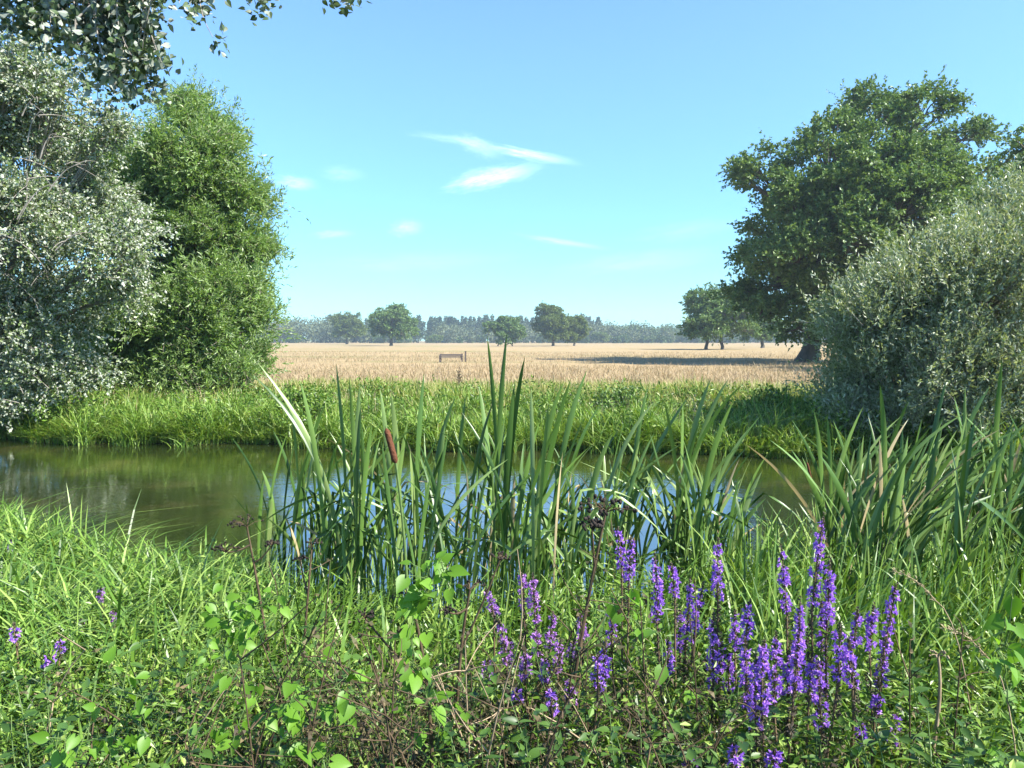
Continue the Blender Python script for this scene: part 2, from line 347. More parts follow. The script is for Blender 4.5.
amp = M(t, 'MULTIPLY', n1.outputs[0], M(t, 'MULTIPLY', n2.outputs[0], 1.4))
b = N(t, 'ShaderNodeBump', ins={'Strength': .10, 'Distance': .03}); L(t, amp, b.inputs['Height']); L(t, b.outputs[0], p.inputs['Normal'])
L(t, p.outputs[0], o.inputs[0])
tag(part('water', V, Q, m, smooth=True), kind='structure')

# haze
mb = MB(); mb.box((0, 420, 14), (720, 510, 20))
m, t, o = new_mat('haze_air')
hv = N(t, 'ShaderNodeVolumePrincipled', ins={'Color': (.74, .90, 1.0, 1), 'Density': .00048, 'Anisotropy': .2}); L(t, hv.outputs[0], o.inputs['Volume'])
HAZE = mb.build('haze', m, smooth=False); tag(HAZE, kind='stuff')

# ------------------------------------------------------------------ trees
def lobe_pts(lobes, Y, dY, shrink=0):
    out = []
    for l in lobes:
        x, y, r = l[:3]; r = max(14, r - shrink); off = l[3] if len(l) > 3 else rng.uniform(-dY, dY)
        out.append((px(x, y, Y + off), r / F * (Y + off)))
    return out
def crown(lobes, K, per, csig, Lsh, m, ln, wd, out=1.0, up=.5, noise=.5, flat=.75, shell=.62, **kw):
    """sub-clumps of leafy shoots on the shells of lobes -> V, Q, clump centres"""
    Ps = []; Ds = []; cents = []
    for li, (c, r) in enumerate(lobes):
        k = max(5, int(K * (r + .12) ** 2))
        d = rand_unit(k); d[:, 2] = np.where(d[:, 2] < -.5, -d[:, 2] * .6, d[:, 2]); d = norm(d)
        rr = r * rng.uniform(shell, 1.02, k) ** 1.0
        cc = c + d * rr[:, None] * np.array([1, 1, .95])
        cents.append((li, cc))
        cnt = np.maximum(2, (per * rng.uniform(.35, 1.65, k))).astype(int)
        P = np.repeat(cc, cnt, 0) + rng.normal(0, csig * 1.0, (cnt.sum(), 3)) * np.array([1, 1, flat])
        D = np.repeat(d, cnt, 0) * out + np.array([0, 0, up]) + rng.normal(0, noise, (cnt.sum(), 3))
        Ps.append(P); Ds.append(D)
    P = np.concatenate(Ps); D = np.concatenate(Ds)
    V, Q = shoots(P, D, Lsh * rng.uniform(.6, 1.3, len(P)) * np.where(rng.random(len(P)) < .10, 1.9, 1), m, ln, wd, **kw)
    return V, Q, cents, P, norm(D)
def limbs(mb, base, top, r0, lobes, cents, r1=.02, twig=.012, frac=1.0, sag=.1):
    base = np.asarray(base, float); top = np.asarray(top, float)
    n = 9; wob = rng.normal(0, .02 * np.linalg.norm(top - base), (n, 3)); wob[0] = wob[-1] = 0; wob[:, 2] = 0
    tr = base + (top - base) * np.linspace(0, 1, n)[:, None] + wob
    rad = r0 * np.interp(np.linspace(0, 1, n), [0, .08, .3, 1], [1.45, 1.1, .95, .55])
    mb.tube(tr, rad, 10, .04)
    for li, (c, r) in enumerate(lobes):
        s = tr[rng.integers(n // 2, n)]
        midp = (s + c) / 2 + np.array([0, 0, .12 * np.linalg.norm(c - s)]) + rng.normal(0, .06 * np.linalg.norm(c - s), 3)
        cur = bez(s, midp, c, 8)
        mb.tube(cur, np.linspace(r0 * .42, r0 * .12, 8), 6, .05)
        for q in cents[li][1]:
            if rng.random() > frac: continue
            s2 = cur[rng.integers(4, 8)]
            mb.tube(bez(s2, (s2 + q) / 2 + rng.normal(0, .1 * r, 3), q, 5), np.linspace(r0 * .10, twig, 5), 4)

# -- big oak on the right
def ox(name, label, base_px, Y, lobes_px, r0, mat, dY=3.5, K=2.1, per=26, group=None):
    lob = lobe_pts(lobes_px, Y, dY, 7)
    bx = px(*base_px, Y); base = np.array([bx[0], Y, float(G(bx[0], Y)) - .05])
    o = thing(name, label, 'tree', base, group)
    V, Q, cents, P, D = crown(lob, K * 2.6, per, .34, .60, 13, .20, .15, out=.8, up=.35, noise=.7, flat=.55, shell=.6, droop=.2, updir=1.0)
    mid = np.mean([c for c, r in lob], 0)
    top = base * .72 + mid * .28; top[2] = base[2] + .62 * (mid[2] - base[2])
    mb = MB(); limbs(mb, base, top, r0, lob, cents, twig=.02)
    mb.build('trunk', MT['dark_bark'], o); part('crown', V, Q, mat, o)
    return o
oakL = [(765, 180, 36), (768, 232, 34), (772, 290, 40), (760, 318, 26), (825, 150, 42), (872, 122, 40), (925, 116, 38), (962, 140, 30), (972, 180, 30), (905, 175, 48), (850, 205, 46, -4),
        (835, 262, 46, -4), (815, 310, 36, -3), (930, 225, 52), (880, 275, 55, -2), (930, 310, 45), (800, 210, 36), (860, 325, 40), (800, 330, 30, -3), (745, 300, 26), (900, 230, 50, 3), (850, 180, 40, 3), (798, 262, 42, -5), (850, 245, 48, -6), (902, 215, 48, -6), (868, 170, 48, -5), (930, 175, 42, -5), (792, 205, 36, -4), (765, 262, 34, -2), (830, 200, 40, -5), (925, 270, 45, -5)]
ox('oak_tree', 'tall dark green oak with broad crown and thick trunk, tallest tree on the right', (807, 362), 47, oakL, .5, MT['oak'])
ox('oak_tree', 'dark oak at the right edge rising behind the grey sallow bush', (1110, 372), 30, [(965, 300, 42), (1000, 262, 42), (1005, 212, 30), (1040, 152, 40), (1075, 190, 60), (1120, 150, 60), (1050, 220, 42), (1085, 260, 70), (1150, 240, 80), (1200, 190, 70), (1210, 270, 70)], .45, MT['oak'])

# -- grey sallow, right
def bushy(name, label, cat, base, Y, lobes_px, dY, mat, bark, r0, K, per, csig, Lsh, m, ln, wd, topf=.5, frac=.9, stems=1, **kw):
    lob = lobe_pts(lobes_px, Y, dY, 9)
    base = np.array([base[0], base[1], float(G(base[0], base[1])) - .05])
    o = thing(name, label, cat, base)
    V, Q, cents, P, D = crown(lob, K, per, csig, Lsh, m, ln, wd, **kw)
    mid = np.mean([c for c, r in lob], 0)
    mb = MB()
    for s in range(stems):
        sub = [i for i in range(len(lob)) if i % stems == s]
        top = base + (mid - base) * topf + rng.normal(0, .25, 3) * (stems > 1)
        limbs(mb, base + rng.normal(0, .12, 3) * np.array([1, 1, 0]) * (stems > 1), top, r0, [lob[i] for i in sub], [cents[i] for i in sub], twig=.005, frac=frac)
    # thin shoot stems
    k = rng.random(len(P)) < .12
    for p_, d_ in zip(P[k], D[k]): mb.tube(np.stack([p_ - d_ * Lsh * .3, p_ + d_ * Lsh * .4, p_ + d_ * Lsh * .9 - np.array([0, 0, .1 * Lsh])]), [.006, .004, .002], 3)
    mb.build('trunk', bark, o); part('crown', V, Q, mat, o)
    return o
sal = [(872, 330, 42), (856, 342, 24), (916, 304, 44), (962, 276, 42), (1004, 255, 48), (1048, 240, 58), (930, 300, 60, -.6), (990, 300, 65, -.8), (1050, 300, 70), (880, 365, 50), (945, 375, 60, -.8),
       (1010, 380, 65, -.8), (1070, 390, 70), (868, 392, 33), (915, 420, 38, -.6), (980, 425, 40, -.9), (1100, 280, 80), (992, 224, 24), (1040, 430, 45, -.7), (850, 400, 26), (858, 428, 28, -.4)]
bushy('sallow_bush', 'large round grey-green sallow bush overhanging the water on the right bank', 'bush', (6.9, 10.8), 10.9, sal, .7, MT['sallow'], MT['grey_twig'], .09,
      60, 30, .14, .36, 13, .066, .025, topf=.35, stems=4, out=.65, up=.9, noise=.5, flat=.9, shell=.45, droop=.06, spread=.8, updir=.3)

# -- green willow, left
wil = [(190, 130, 22), (156, 152, 24), (212, 158, 32), (160, 175, 38), (240, 205, 36), (190, 220, 46), (256, 258, 27), (225, 285, 46), (165, 290, 50), (255, 322, 26), (215, 345, 38), (248, 360, 24),
       (130, 235, 42), (115, 185, 36), (120, 310, 40), (160, 355, 32, .8), (80, 160, 40), (90, 350, 36, 1), (190, 325, 40, -1.2), (150, 325, 45, -1), (120, 370, 42, -.5), (185, 372, 34, -1), (230, 380, 26, -.8), (200, 252, 44, -.6), (236, 242, 32, -.4), (165, 212, 42, -.6), (215, 298, 44, -1), (214, 138, 20), (188, 112, 15), (196, 180, 38, -.6), (60, 380, 40, 0), (150, 390, 30, -1.2), (210, 390, 24, -1.1)]
bushy('willow_tree', 'tall bright green willow with feathery pointed top on the far left bank', 'tree', (-6.9, 16.2), 15.6, wil, .9, MT['willow'], MT['bark'], .16,
      58, 32, .16, .33, 13, .10, .027, topf=.4, stems=3, out=.7, up=.6, noise=.55, flat=.9, shell=.4, droop=.25, spread=.7, updir=.3)
# -- silver poplar, far left
sil = [(8, 70, 40), (55, 90, 40), (100, 140, 32), (30, 150, 58), (-40, 110, 80), (85, 205, 46), (15, 235, 70), (105, 265, 42), (60, 315, 52), (125, 300, 26), (5, 330, 60), (40, 385, 34), (-70, 230, 90), (-70, 350, 80), (85, 370, 28), (10, 405, 25, -.5), (130, 225, 26)]
bushy('silver_poplar', 'silvery grey poplar at the left edge with pale leaf undersides drooping to the bank', 'tree', (-9.3, 12.9), 11.9, sil, .7, MT['silver'], MT['grey_twig'], .14,
      54, 30, .14, .27, 11, .058, .038, topf=.45, stems=2, out=.7, up=.2, noise=.7, flat=.9, shell=.5, droop=.3, spread=.9, updir=.2)

SIL = bpy.data.objects['silver_poplar']; mb = MB()
for q in range(16):
    a_ = px(rng.uniform(-40, 60), rng.uniform(110, 260), rng.uniform(10.3, 11.0)); d_ = np.array([rng.uniform(-.2, .9), rng.normal(0, .2), rng.uniform(-.7, .5)]); e_ = a_ + d_
    c_ = bez(a_, a_ + d_ * .5 + [0, 0, rng.uniform(.05, .35)], e_, 8); mb.tube(c_, np.linspace(.010, .003, 8), 5)
    for w in range(3):
        s_ = c_[rng.integers(2, 7)]; f_ = s_ + rng.normal(0, .22, 3) + [.08, 0, -.05]; mb.tube(bez(s_, (s_ + f_) / 2 + [0, 0, .06], f_, 5), np.linspace(.007, .002, 5), 4)
mb.build('bare_twigs', MT['grey_twig'], SIL)
# -- white poplar beside the viewer, its low branch hanging into view
base = np.array([-4.7, 2.2, float(G(-4.7, 2.2)) - .05])
o = thing('white_poplar', 'white poplar whose leafy branch hangs into the top left corner against the sky', 'tree', base)
mb = MB()
tr = np.array([base, base + [.05, .1, 1.2], base + [.0, .2, 2.6], base + [.15, .5, 4.0], base + [.3, .8, 6.0]])
mb.tube(tr, [.24, .19, .17, .13, .07], 10, .05)
limb = bez(tr[2], (-3.4, 3.4, 4.6), (-1.3, 4.6, 4.15), 10); mb.tube(limb, np.linspace(.09, .02, 10), 7, .04)
limb2 = bez(tr[3], (-3.8, 2.6, 5.6), (-2.2, 4.2, 4.6), 8); mb.tube(limb2, np.linspace(.08, .02, 8), 7, .04)
Ps = []; Ds = []
def hang(sx, sy, ex, ey, Y, n=1, jit=.0):
    for _ in range(n):
        a_ = px(sx + rng.normal(0, jit), sy, Y + rng.uniform(-.25, .25)); e_ = px(ex + rng.normal(0, jit), ey + rng.normal(0, jit * .6), Y + rng.uniform(-.25, .25))
        src = limb[rng.integers(5, 10)] if rng.random() < .6 else limb2[rng.integers(4, 8)]
        mb.tube(bez(src, (src + a_) / 2 + [0, 0, .15], a_, 5), np.linspace(.012, .006, 5), 5)
        cur = bez(a_, (a_ * .5 + e_ * .5) + rng.normal(0, .06, 3), e_, 7); mb.tube(cur, np.linspace(.006, .002, 7), 4)
        for q in range(7):
            for _k in range(2):
                Ps.append(cur[q] + rng.normal(0, .03, 3)); Ds.append(rng.normal(0, .8, 3) + [0, 0, -.4])
hang(60, -25, 50, 20, 4.4, 8, 34); hang(100, -25, 110, 35, 4.4, 9, 24); hang(125, -20, 122, 62, 4.3, 9, 14); hang(140, -15, 130, 82, 4.3, 6, 12)
hang(20, -30, 20, 10, 4.5, 6, 18); hang(110, 30, 112, 92, 4.35, 4, 8); hang(200, -22, 216, 36, 4.4, 1, 2); hang(190, -25, 185, 2, 4.4, 2, 6); hang(262, -25, 262, 2, 4.5, 1, 1); hang(346, -25, 344, 2, 4.5, 1, 2)
hang(150, 20, 163, 62, 4.35, 2, 4); hang(150, 50, 150, 88, 4.35, 2, 6); hang(85, 20, 88, 50, 4.4, 3, 10); hang(30, 10, 45, 28, 4.4, 2, 6)
P = np.array(Ps); D = np.array(Ds)
P = np.repeat(P, 6, 0) + rng.normal(0, .038, (len(P) * 6, 3)); D = np.repeat(D, 6, 0) + rng.normal(0, .7, (len(D) * 6, 3))
V1 = heart_leaves(P, D, .034 * rng.uniform(.6, 1.2, len(P)), .2, wf=.95)
# the part of the crown above and beside the viewer
P2 = []
for q in (tr[4], limb[3], limb2[3], tr[3] + [-.8, .3, 1.2], tr[4] + [.6, -.5, .8], tr[4] + [-.9, .2, .3]):
    P2.append(q + np.array([0, 0, .45]) + rng.normal(0, .5, (160, 3)) * np.array([1, 1, .6]))
P2 = np.concatenate(P2); V2 = shoots(P2, rng.normal(0, 1, (len(P2), 3)) + [0, 0, .2], .3, 8, .05, .04, droop=.3)
mb.build('trunk', MT['grey_twig'], o); V, Q = merge(V1, V2); part('crown', V, Q, MT['white_poplar'], o)

# -- parkland oaks far out in the field
def park_oak(name, label, x, y, hpx, Y, wfac, mat, seed, leaf=.55, forks=1, dense=1.7):
    global rng
    keep = rng; rng = np.random.default_rng(seed)
    b_ = px(x, y, Y); base = np.array([b_[0], Y, float(G(b_[0], Y))]); H = hpx / F * Y
    o = thing(name, label, 'tree', base, 'oaks scattered in the dry field')
    rad = H * wfac * .5; lob = []
    for k in range(15):
        a_ = rng.uniform(0, 2 * np.pi); rr = rad * rng.uniform(.25, .68); z = H * rng.uniform(.24, .62)
        lob.append((base + [rr * math.cos(a_), rr * math.sin(a_), z], rad * rng.uniform(.30, .42)))
    for k in range(4):
        lob.append((base + [rng.uniform(-.4, .4) * rad, rng.uniform(-.3, .3) * rad, H * rng.uniform(.62, .80)], rad * rng.uniform(.30, .40)))
    K = 110 / (15 * (.36 * rad) ** 2)
    V, Q, cents, P, D = crown(lob, K * dense, 20, .036 * H, .055 * H, 6, leaf, leaf * .75, out=.8, up=.3, noise=.7, flat=.5, shell=.55, droop=.2, updir=1)
    mb = MB()
    for f in range(forks):
        dx = (f - (forks - 1) / 2) * .35 * rad
        limbs(mb, base + [dx, 0, -.2], base + [dx * .5, 0, H * .5], H * .033 / forks ** .5, lob, cents, twig=.03)
    mb.build('trunk', MT['dark_bark'], o); part('crown', V, Q, mat, o)
    rng = keep
    return o
park_oak('oak_tree', 'round pale oak leftmost of the lone trees along the field\'s far side', 347, 342, 34, 330, 1.25, MT['oak_pale'], 11)
park_oak('oak_tree', 'dark green oak standing alone, tallest of the field trees left of the bench', 391, 346, 44, 240, 1.12, MT['oak'], 12)
park_oak('oak_tree', 'dense low dark oak with short trunks directly above the tallest cattail blades', 505, 346.5, 30, 230, 1.45, MT['oak'], 13, forks=3)
park_oak('oak_tree', 'open-crowned pale oak behind the field, left one of a touching pair', 553, 346, 41, 235, 1.05, MT['oak_pale'], 14)
park_oak('oak_tree', 'smaller pale oak, right one of a touching pair behind the field', 574, 346, 32, 240, 1.0, MT['oak_pale'], 25)
park_oak('oak_tree', 'bright leafy oak with forked trunk just left of the tallest oak', 714, 348.5, 66, 118, 1.42, MT['oak'], 16, .34, 2, 3.2)
park_oak('oak_tree', 'oak half hidden behind the left side of the tallest oak', 762, 347.5, 48, 150, 1.1, MT['oak'], 17, .38)

# -- the far wood: one mass along the horizon
def wood(name, x0, x1, Y, n, h0, h1, mat, conifer=False, trunkmat=None, leaf=1.25):
    P = []; tri = []
    for k in range(n):
        x = rng.uniform(x0, x1); y = Y + rng.uniform(-25, 25); h = rng.uniform(h0, h1); g = float(G(x, y))
        if conifer:
            z = rng.uniform(.22, 1, 230); r_ = (1 - z) * h * .22 + .25; a_ = rng.uniform(0, 6.283, 230)
            P.append(np.stack([x + r_ * np.cos(a_), y + r_ * np.sin(a_), g + z * h], -1))
        else:
            d = rand_unit(210); rr = rng.uniform(.7, 1, 210)[:, None]
            sub = rng.integers(0, 4, 210); so = rng.normal(0, .22, (4, 3)) * h
            P.append(np.array([x, y, g + h * .48]) + d * rr * np.array([.34, .34, .46]) * h + so[sub] * np.array([1, 1, .35]))
    P = np.concatenate(P); P[:, 2] = np.maximum(P[:, 2], .2)
    V, Q = leaves(P, rng.normal(0, 1, (len(P), 3)) + [0, 0, -.3 if conifer else 0], leaf * rng.uniform(.7, 1.3, len(P)), leaf * .8, 1.0)
    tag(part(name, V, Q, mat), kind='stuff')
wood('broadleaf_wood', -330, -95, 470, 240, 11, 17, MT['far_pale'])
wood('pine_wood', -110, 52, 490, 200, 12, 17, MT['pine'], True)
wood('mixed_wood', -100, 60, 455, 80, 5, 12, MT['far_pale'])
wood('distant_wood', 40, 330, 480, 330, 9, 12, MT['far_leaf'])
wood('pale_wood', 30, 330, 462, 70, 5, 13.5, MT['far_pale'])
wood('field_edge_scrub', -330, 330, 440, 120, 2.5, 5, MT['far_leaf'])
for xx, Yv, hh, lab in ((603, 400, 5.5, 'small round bush in front of the distant wood right of the oak pair'), (437, 400, 4, 'pale bush at the foot of the pine wood beyond the bench')):
    b_ = px(xx, 343, Yv); base = np.array([b_[0], Yv, float(G(b_[0], Yv))])
    o = thing('bush', lab, 'bush', base)
    lob = [(base + rng.normal(0, .22, 3) * hh * [1, 1, .2] + [0, 0, hh * .5], hh * .38) for _ in range(5)]
    V, Q, cents, P, D = crown(lob, 6, 8, .4, .5, 5, .8, .6, flat=.6)
    part('crown', V, Q, MT['oak_pale'], o); mb = MB(); limbs(mb, base - [0, 0, .2], base + [0, 0, hh * .5], .12, lob, cents); mb.build('trunk', MT['dark_bark'], o)

# ------------------------------------------------------------------ bench in the field
bp = px(451, 361, 47); base = np.array([bp[0], 47, float(G(bp[0], 47))])
o = thing('park_bench', 'brown wooden bench standing in the dry grass of the field', 'bench', base)
w_ = .62
for nm, z, y in (('backrest', .60, .2), ('backrest', .48, .2)):
    mb = MB(); mb.box(base + [0, y, z], (w_, .02, .05)); mb.build('back_slat', MT['bench'], o, False)
mb = MB()
for k in range(3): mb.box(base + [0, -.2 + k * .14, .36], (w_, .06, .02))
mb.build('seat', MT['bench'], o, False)
for s in (-1, 1):
    mb = MB(); mb.box(base + [s * (w_ - .05), .235, .32], (.045, .035, .34)); mb.build('leg', MT['bench'], o, False)
    mb = MB(); mb.box(base + [s * (w_ - .05), -.2, .25], (.045, .035, .25)); mb.build('leg', MT['bench'], o, False)
    mb = MB(); mb.box(base + [s * (w_ - .05), -.02, .522], (.05, .23, .02)); mb.build('armrest', MT['bench'], o, False)
o.scale = (1.12, 1, .72)
bp = px(465.5, 361, 47.3); base = np.array([bp[0], 47.3, float(G(bp[0], 47.3))])
mb = MB(); mb.box(base + [0, 0, .3], (.045, .045, .32)); mb.box(base + [0, 0, .635], (.055, .055, .015))
tag(mb.build('wooden_post', MT['bench'], smooth=False), 'short wooden post just right of the field bench', 'post')

# ------------------------------------------------------------------ grasses (uncountable)
def wedge(n, y0, y1, margin=1.15, pw=1.0, extra=1.5):
    y = y0 + (y1 - y0) * rng.random(n) ** pw
    return rng.uniform(-1, 1, n) * (y * .65 * margin + extra), y
# dry field
x, y = wedge(110000, 19.5, 85, 1.1, 1.6)
streak = np.sin(y * .55 + .4 * np.sin(x * .21)) + np.sin(y * .23 - x * .05 + 1)
k = (streak + .5 * np.sin(x * .35 + y * .2) + rng.normal(0, .9, len(x))) > -.9
P = ground_pts(x[k], y[k]); n = len(P)
V, Q = grass(P, rng.uniform(.10, .26, n) * rng.choice([1, 1, 1, 1.5], n), rng.uniform(.010, .026, n), rng.uniform(.2, 1.2, n), segs=2)
tag(part('dry_grass', V, Q, MT['straw']), kind='stuff')
# far bank: lush lower band, mixed seeding upper band
x = rng.uniform(-13, 12, 150000); b_ = rng.random(150000) ** 1.25 * 9.2; y = far_shore(x) + .02 + b_
pat = np.sin(x * 1.3 + y * .7) + np.sin(x * .6 - y * 1.9 + 2) + rng.normal(0, .5, len(x))
k = (np.abs(x) < y * .72 + 1.0)
x, y, b_, pat = x[k], y[k], b_[k], pat[k]; n = len(x)
hh = (.24 + .12 * sm(0, 1.5, b_) - .15 * sm(3.5, 8, b_)) * rng.uniform(.55, 1.3, n) * (1 + .15 * pat + .16 * np.sin(x * 3.7 + 2 * np.sin(y * 1.9)) + .14 * np.sin(x * 8.3 + y * 3.1))
lush = (b_ + rng.normal(0, 1.1, n)) < 2.7
edge = b_ < .35
P = ground_pts(x, y); lean = np.where(edge, rng.uniform(.5, 1.5, n), rng.uniform(.1, .8, n))
az_ = np.where(edge, -np.pi / 2 + rng.normal(0, .7, n), rng.uniform(0, 6.283, n))
for nm, kk, mt in (('bank_grass', lush, 'grass_far'), ('seeding_grass', ~lush, 'grass_mixed')):
    V, Q = grass(P[kk], hh[kk] * (1 if nm == 'bank_grass' else 1.05), rng.uniform(.012, .026, kk.sum()), lean[kk], az_[kk])
    tag(part(nm, V, Q, MT[mt]), kind='stuff')
# sedge tufts along the far water's edge and tan stems through the bank
cx = rng.uniform(-11, 8, 150); cy = far_shore(cx) + rng.uniform(-.12, .5, 150)
P = np.repeat(ground_pts(cx, cy), 40, 0) + rng.normal(0, 1, (6000, 3)) * [.09, .07, 0]; n = len(P); P[:, 2] = np.maximum(P[:, 2], -.05)
V, Q = grass(P, rng.uniform(.25, .62, n) * np.repeat(rng.uniform(.6, 1.2, 150), 40), rng.uniform(.010, .018, n), rng.uniform(.3, 1.3, n), segs=4)
tag(part('sedge', V, Q, MT['grass_far']), kind='stuff')
x = rng.uniform(-12, 10, 5200); y = far_shore(x) + .6 + 7 * rng.random(5200) ** .8
V, Q = grass(ground_pts(x, y), rng.uniform(.3, .58, 5200), rng.uniform(.007, .014, 5200), rng.uniform(.0, .5, 5200), segs=3)
tag(part('dry_stems', V, Q, MT['seed_tan']), kind='stuff')
# leafy weeds within the far bank
cx = rng.uniform(-10, 9, 260); cy = far_shore(cx) + .3 + rng.random(260) * 4
P = np.repeat(ground_pts(cx, cy), 26, 0) + rng.normal(0, 1, (260 * 26, 3)) * [.16, .16, .08] + [0, 0, .2]
V, Q = shoots(P, rng.normal(0, .5, (len(P), 3)) + [0, 0, .8], .2, 6, .08, .03)
tag(part('bank_weeds', V, Q, MT['forb']), kind='stuff')

# near bank
x, y = wedge(46000, 1.15, 7.8, 1.12, .8, .5)
d = near_shore(x) - y
front = (np.abs(x - .05) < .95) & (y < 2.5)
k = (d > -.12) & (rng.random(len(x)) < np.where(front, .35, .72)); x, y, d = x[k], y[k], d[k]; n = len(x)
left = sm(.4, -1.2, x)
pat = np.sin(x * 2.3 + y * 1.7) + np.sin(x * 1.1 - y * 2.9)
h = (.20 + .10 * left + .05 * pat) * rng.uniform(.5, 1.35, n) * np.where(rng.random(n) < .05, 1.5, 1)
h = h * np.interp(y, [1.2, 2.4, 4], [.75, .9, 1])
V, Q = grass(ground_pts(x, y), h, rng.uniform(.006, .014, n) * np.interp(y, [1.2, 3, 6], [.8, 1, 1.4]), rng.uniform(.25, 1.5, n), segs=4)
tag(part('lush_grass', V, Q, MT['grass_near']), kind='stuff')
# low leafy ground cover
x, y = wedge(4300, 1.2, 6.5, 1.12, .75, .4); d = near_shore(x) - y; k = d > 0.1; x, y = x[k], y[k]; n = len(x)
right = sm(-.6, .8, x)
P = ground_pts(x, y); P[:, 2] += rng.uniform(.02, .12, n) + .16 * rng.random(n) * right
V1 = shoots(P, rng.normal(0, .45, (n, 3)) + [0, 0, .8], rng.uniform(.1, .26, n), 8, .042, .014, droop=.1, spread=1.3, updir=.8)
n = 1500; P = ground_pts(rng.uniform(-1.7, 1.7, n), rng.uniform(1.2, 2.7, n)); P[:, 2] += rng.uniform(.05, .26, n)
V2 = shoots(P, rng.normal(0, .5, (n, 3)) + [0, 0, .7], rng.uniform(.08, .16, n), 8, .024, .011, droop=.1, spread=1.3, updir=.9)
V, Q = merge(V1, V2)
tag(part('ground_cover', V, Q, MT['forb']), kind='stuff')

# taller upright blades behind the flowers and along the right
n = 3400; x = np.where(rng.random(n) < .7, rng.uniform(.9, 3.3, n), rng.uniform(-1.4, 1.2, n)); y = rng.uniform(2.5, 4.5, n); k = (near_shore(x) - y) > -.1; x, y = x[k], y[k]; n = len(x)
V, Q = grass(ground_pts(x, y), rng.uniform(.25, .62, n) * np.where(x > .9, 1, .75), rng.uniform(.007, .015, n), rng.uniform(.05, .75, n), rng.normal(.2, 1.2, n), segs=5)
tag(part('tall_grass', V, Q, MT['grass_near']), kind='stuff')
# brown dead tangle low in mid foreground, its dark colour also standing in for shade
n = 3800; x = rng.normal(-.15, .62, n); y = rng.uniform(1.25, 2.7, n)
V1 = grass(ground_pts(x, y), rng.uniform(.12, .36, n), rng.uniform(.0025, .005, n), rng.uniform(.2, 1.7, n), segs=4)
x = rng.normal(-.2, .6, 900); y = rng.uniform(1.25, 2.6, 900); P = ground_pts(x, y); P[:, 2] += rng.uniform(.02, .24, 900)
V2 = shoots(P, rng.normal(0, .7, (900, 3)) + [0, 0, .4], .16, 7, .022, .010, spread=1.1, cup=.3)
V, Q = merge(V1, V2); tag(part('dead_undergrowth', V, Q, MT['litter']), kind='stuff')
# ------------------------------------------------------------------ cattails
def blade_strip(pts, wmax, az0, tw, prof=None):
    n = len(pts); t = np.linspace(0, 1, n)
    prof = np.interp(t, [0, .1, .45, .8, .93, 1], [.75, .85, 1, .8, .45, .03]) if prof is None else prof
    a_ = az0 + tw * t
    T = norm(np.gradient(pts, axis=0)); s = np.stack([np.cos(a_), np.sin(a_), np.zeros(n)], -1)
    s = norm(s - (s * T).sum(-1, keepdims=True) * T); nn = np.cross(s, T)
    w = (wmax * prof * .5)[:, None]
    V = np.stack([pts - s * w, pts + nn * w * .28, pts + s * w], 1).reshape(-1, 3)
    i_ = np.arange(n - 1)[:, None] * 3; q = np.array([[0, 1, 4, 3], [1, 2, 5, 4]])
    return V, (i_[:, None] + q[None]).reshape(-1, 4)
def blade(o, base, tip, wmax, bendf, dead=False, fold=None):
    base = np.asarray(base, float); tip = np.asarray(tip, float); hgt = tip[2] - base[2]
    ctrl = base + (tip - base) * np.array([bendf, bendf, 0]) + np.array([0, 0, hgt * rng.uniform(.55, .72)])
    pts = bez(base, ctrl, tip, 13)
    if fold is not None:
        top = pts[8]; dr = np.array([fold * rng.uniform(.18, .34), rng.uniform(-.1, .1), -rng.uniform(.02, .28)])
        pts = np.concatenate([pts[:8], bez(top, top + dr * .45 + [0, 0, .05], top + dr, 6)])
    a0 = rng.choice([-1, 1]) * rng.uniform(.7, 1.5); n = len(pts)
    prof = np.interp(np.linspace(0, 1, n), [0, .1, .45, .75, .92, 1], [.6, .65, .85, 1, .55, .03])
    V, Q = blade_strip(pts, wmax, a0, -a0 + rng.normal(0, .55), prof)
    return part('leaf_blade', V, Q, MT['cattail_dead' if dead else 'cattail'], o, smooth=True)

def cattails(tips, y0, y1, nplants, xr, filler, wind, labels, grp, hr, default):
    xs_ = np.linspace(xr[0], xr[1], nplants) + rng.normal(0, 12, nplants)
    Yv = rng.uniform(y0, y1, nplants)
    plants = []
    for k in range(nplants):
        b_ = px(xs_[k], 600, Yv[k]); plants.append([np.array([b_[0], Yv[k], max(-.06, float(G(b_[0], Yv[k])) - .02)]), []])
    for (tx, ty, bx_) in tips:
        k = int(np.argmin(np.abs(xs_ - bx_) + 14 * np.array([len(p_[1]) for p_ in plants]))); plants[k][1].append((tx, ty))
    outp = []
    for k, (base, hero) in enumerate(plants):
        o = thing('cattail', labels.get(k, default), 'cattail', base, grp); outp.append(o)
        for tx, ty in hero:
            tp = px(tx, ty, base[1] + rng.uniform(-.12, .12))
            blade(o, base + np.append(rng.normal(0, .035, 2), 0), tp, rng.uniform(.021, .032), rng.uniform(-.25, .18))
        for q in range(filler + int(rng.integers(0, 3))):
            H = rng.uniform(*hr); lx = rng.normal(wind, .24) * H
            fold = None if rng.random() > .28 else rng.choice([-1, 1, 1])
            blade(o, base + np.append(rng.normal(0, .07, 2), 0), base + [lx, rng.normal(0, .1), H], rng.uniform(.012, .022), rng.uniform(-.4, .3), rng.random() < .09, fold)
    return outp, plants
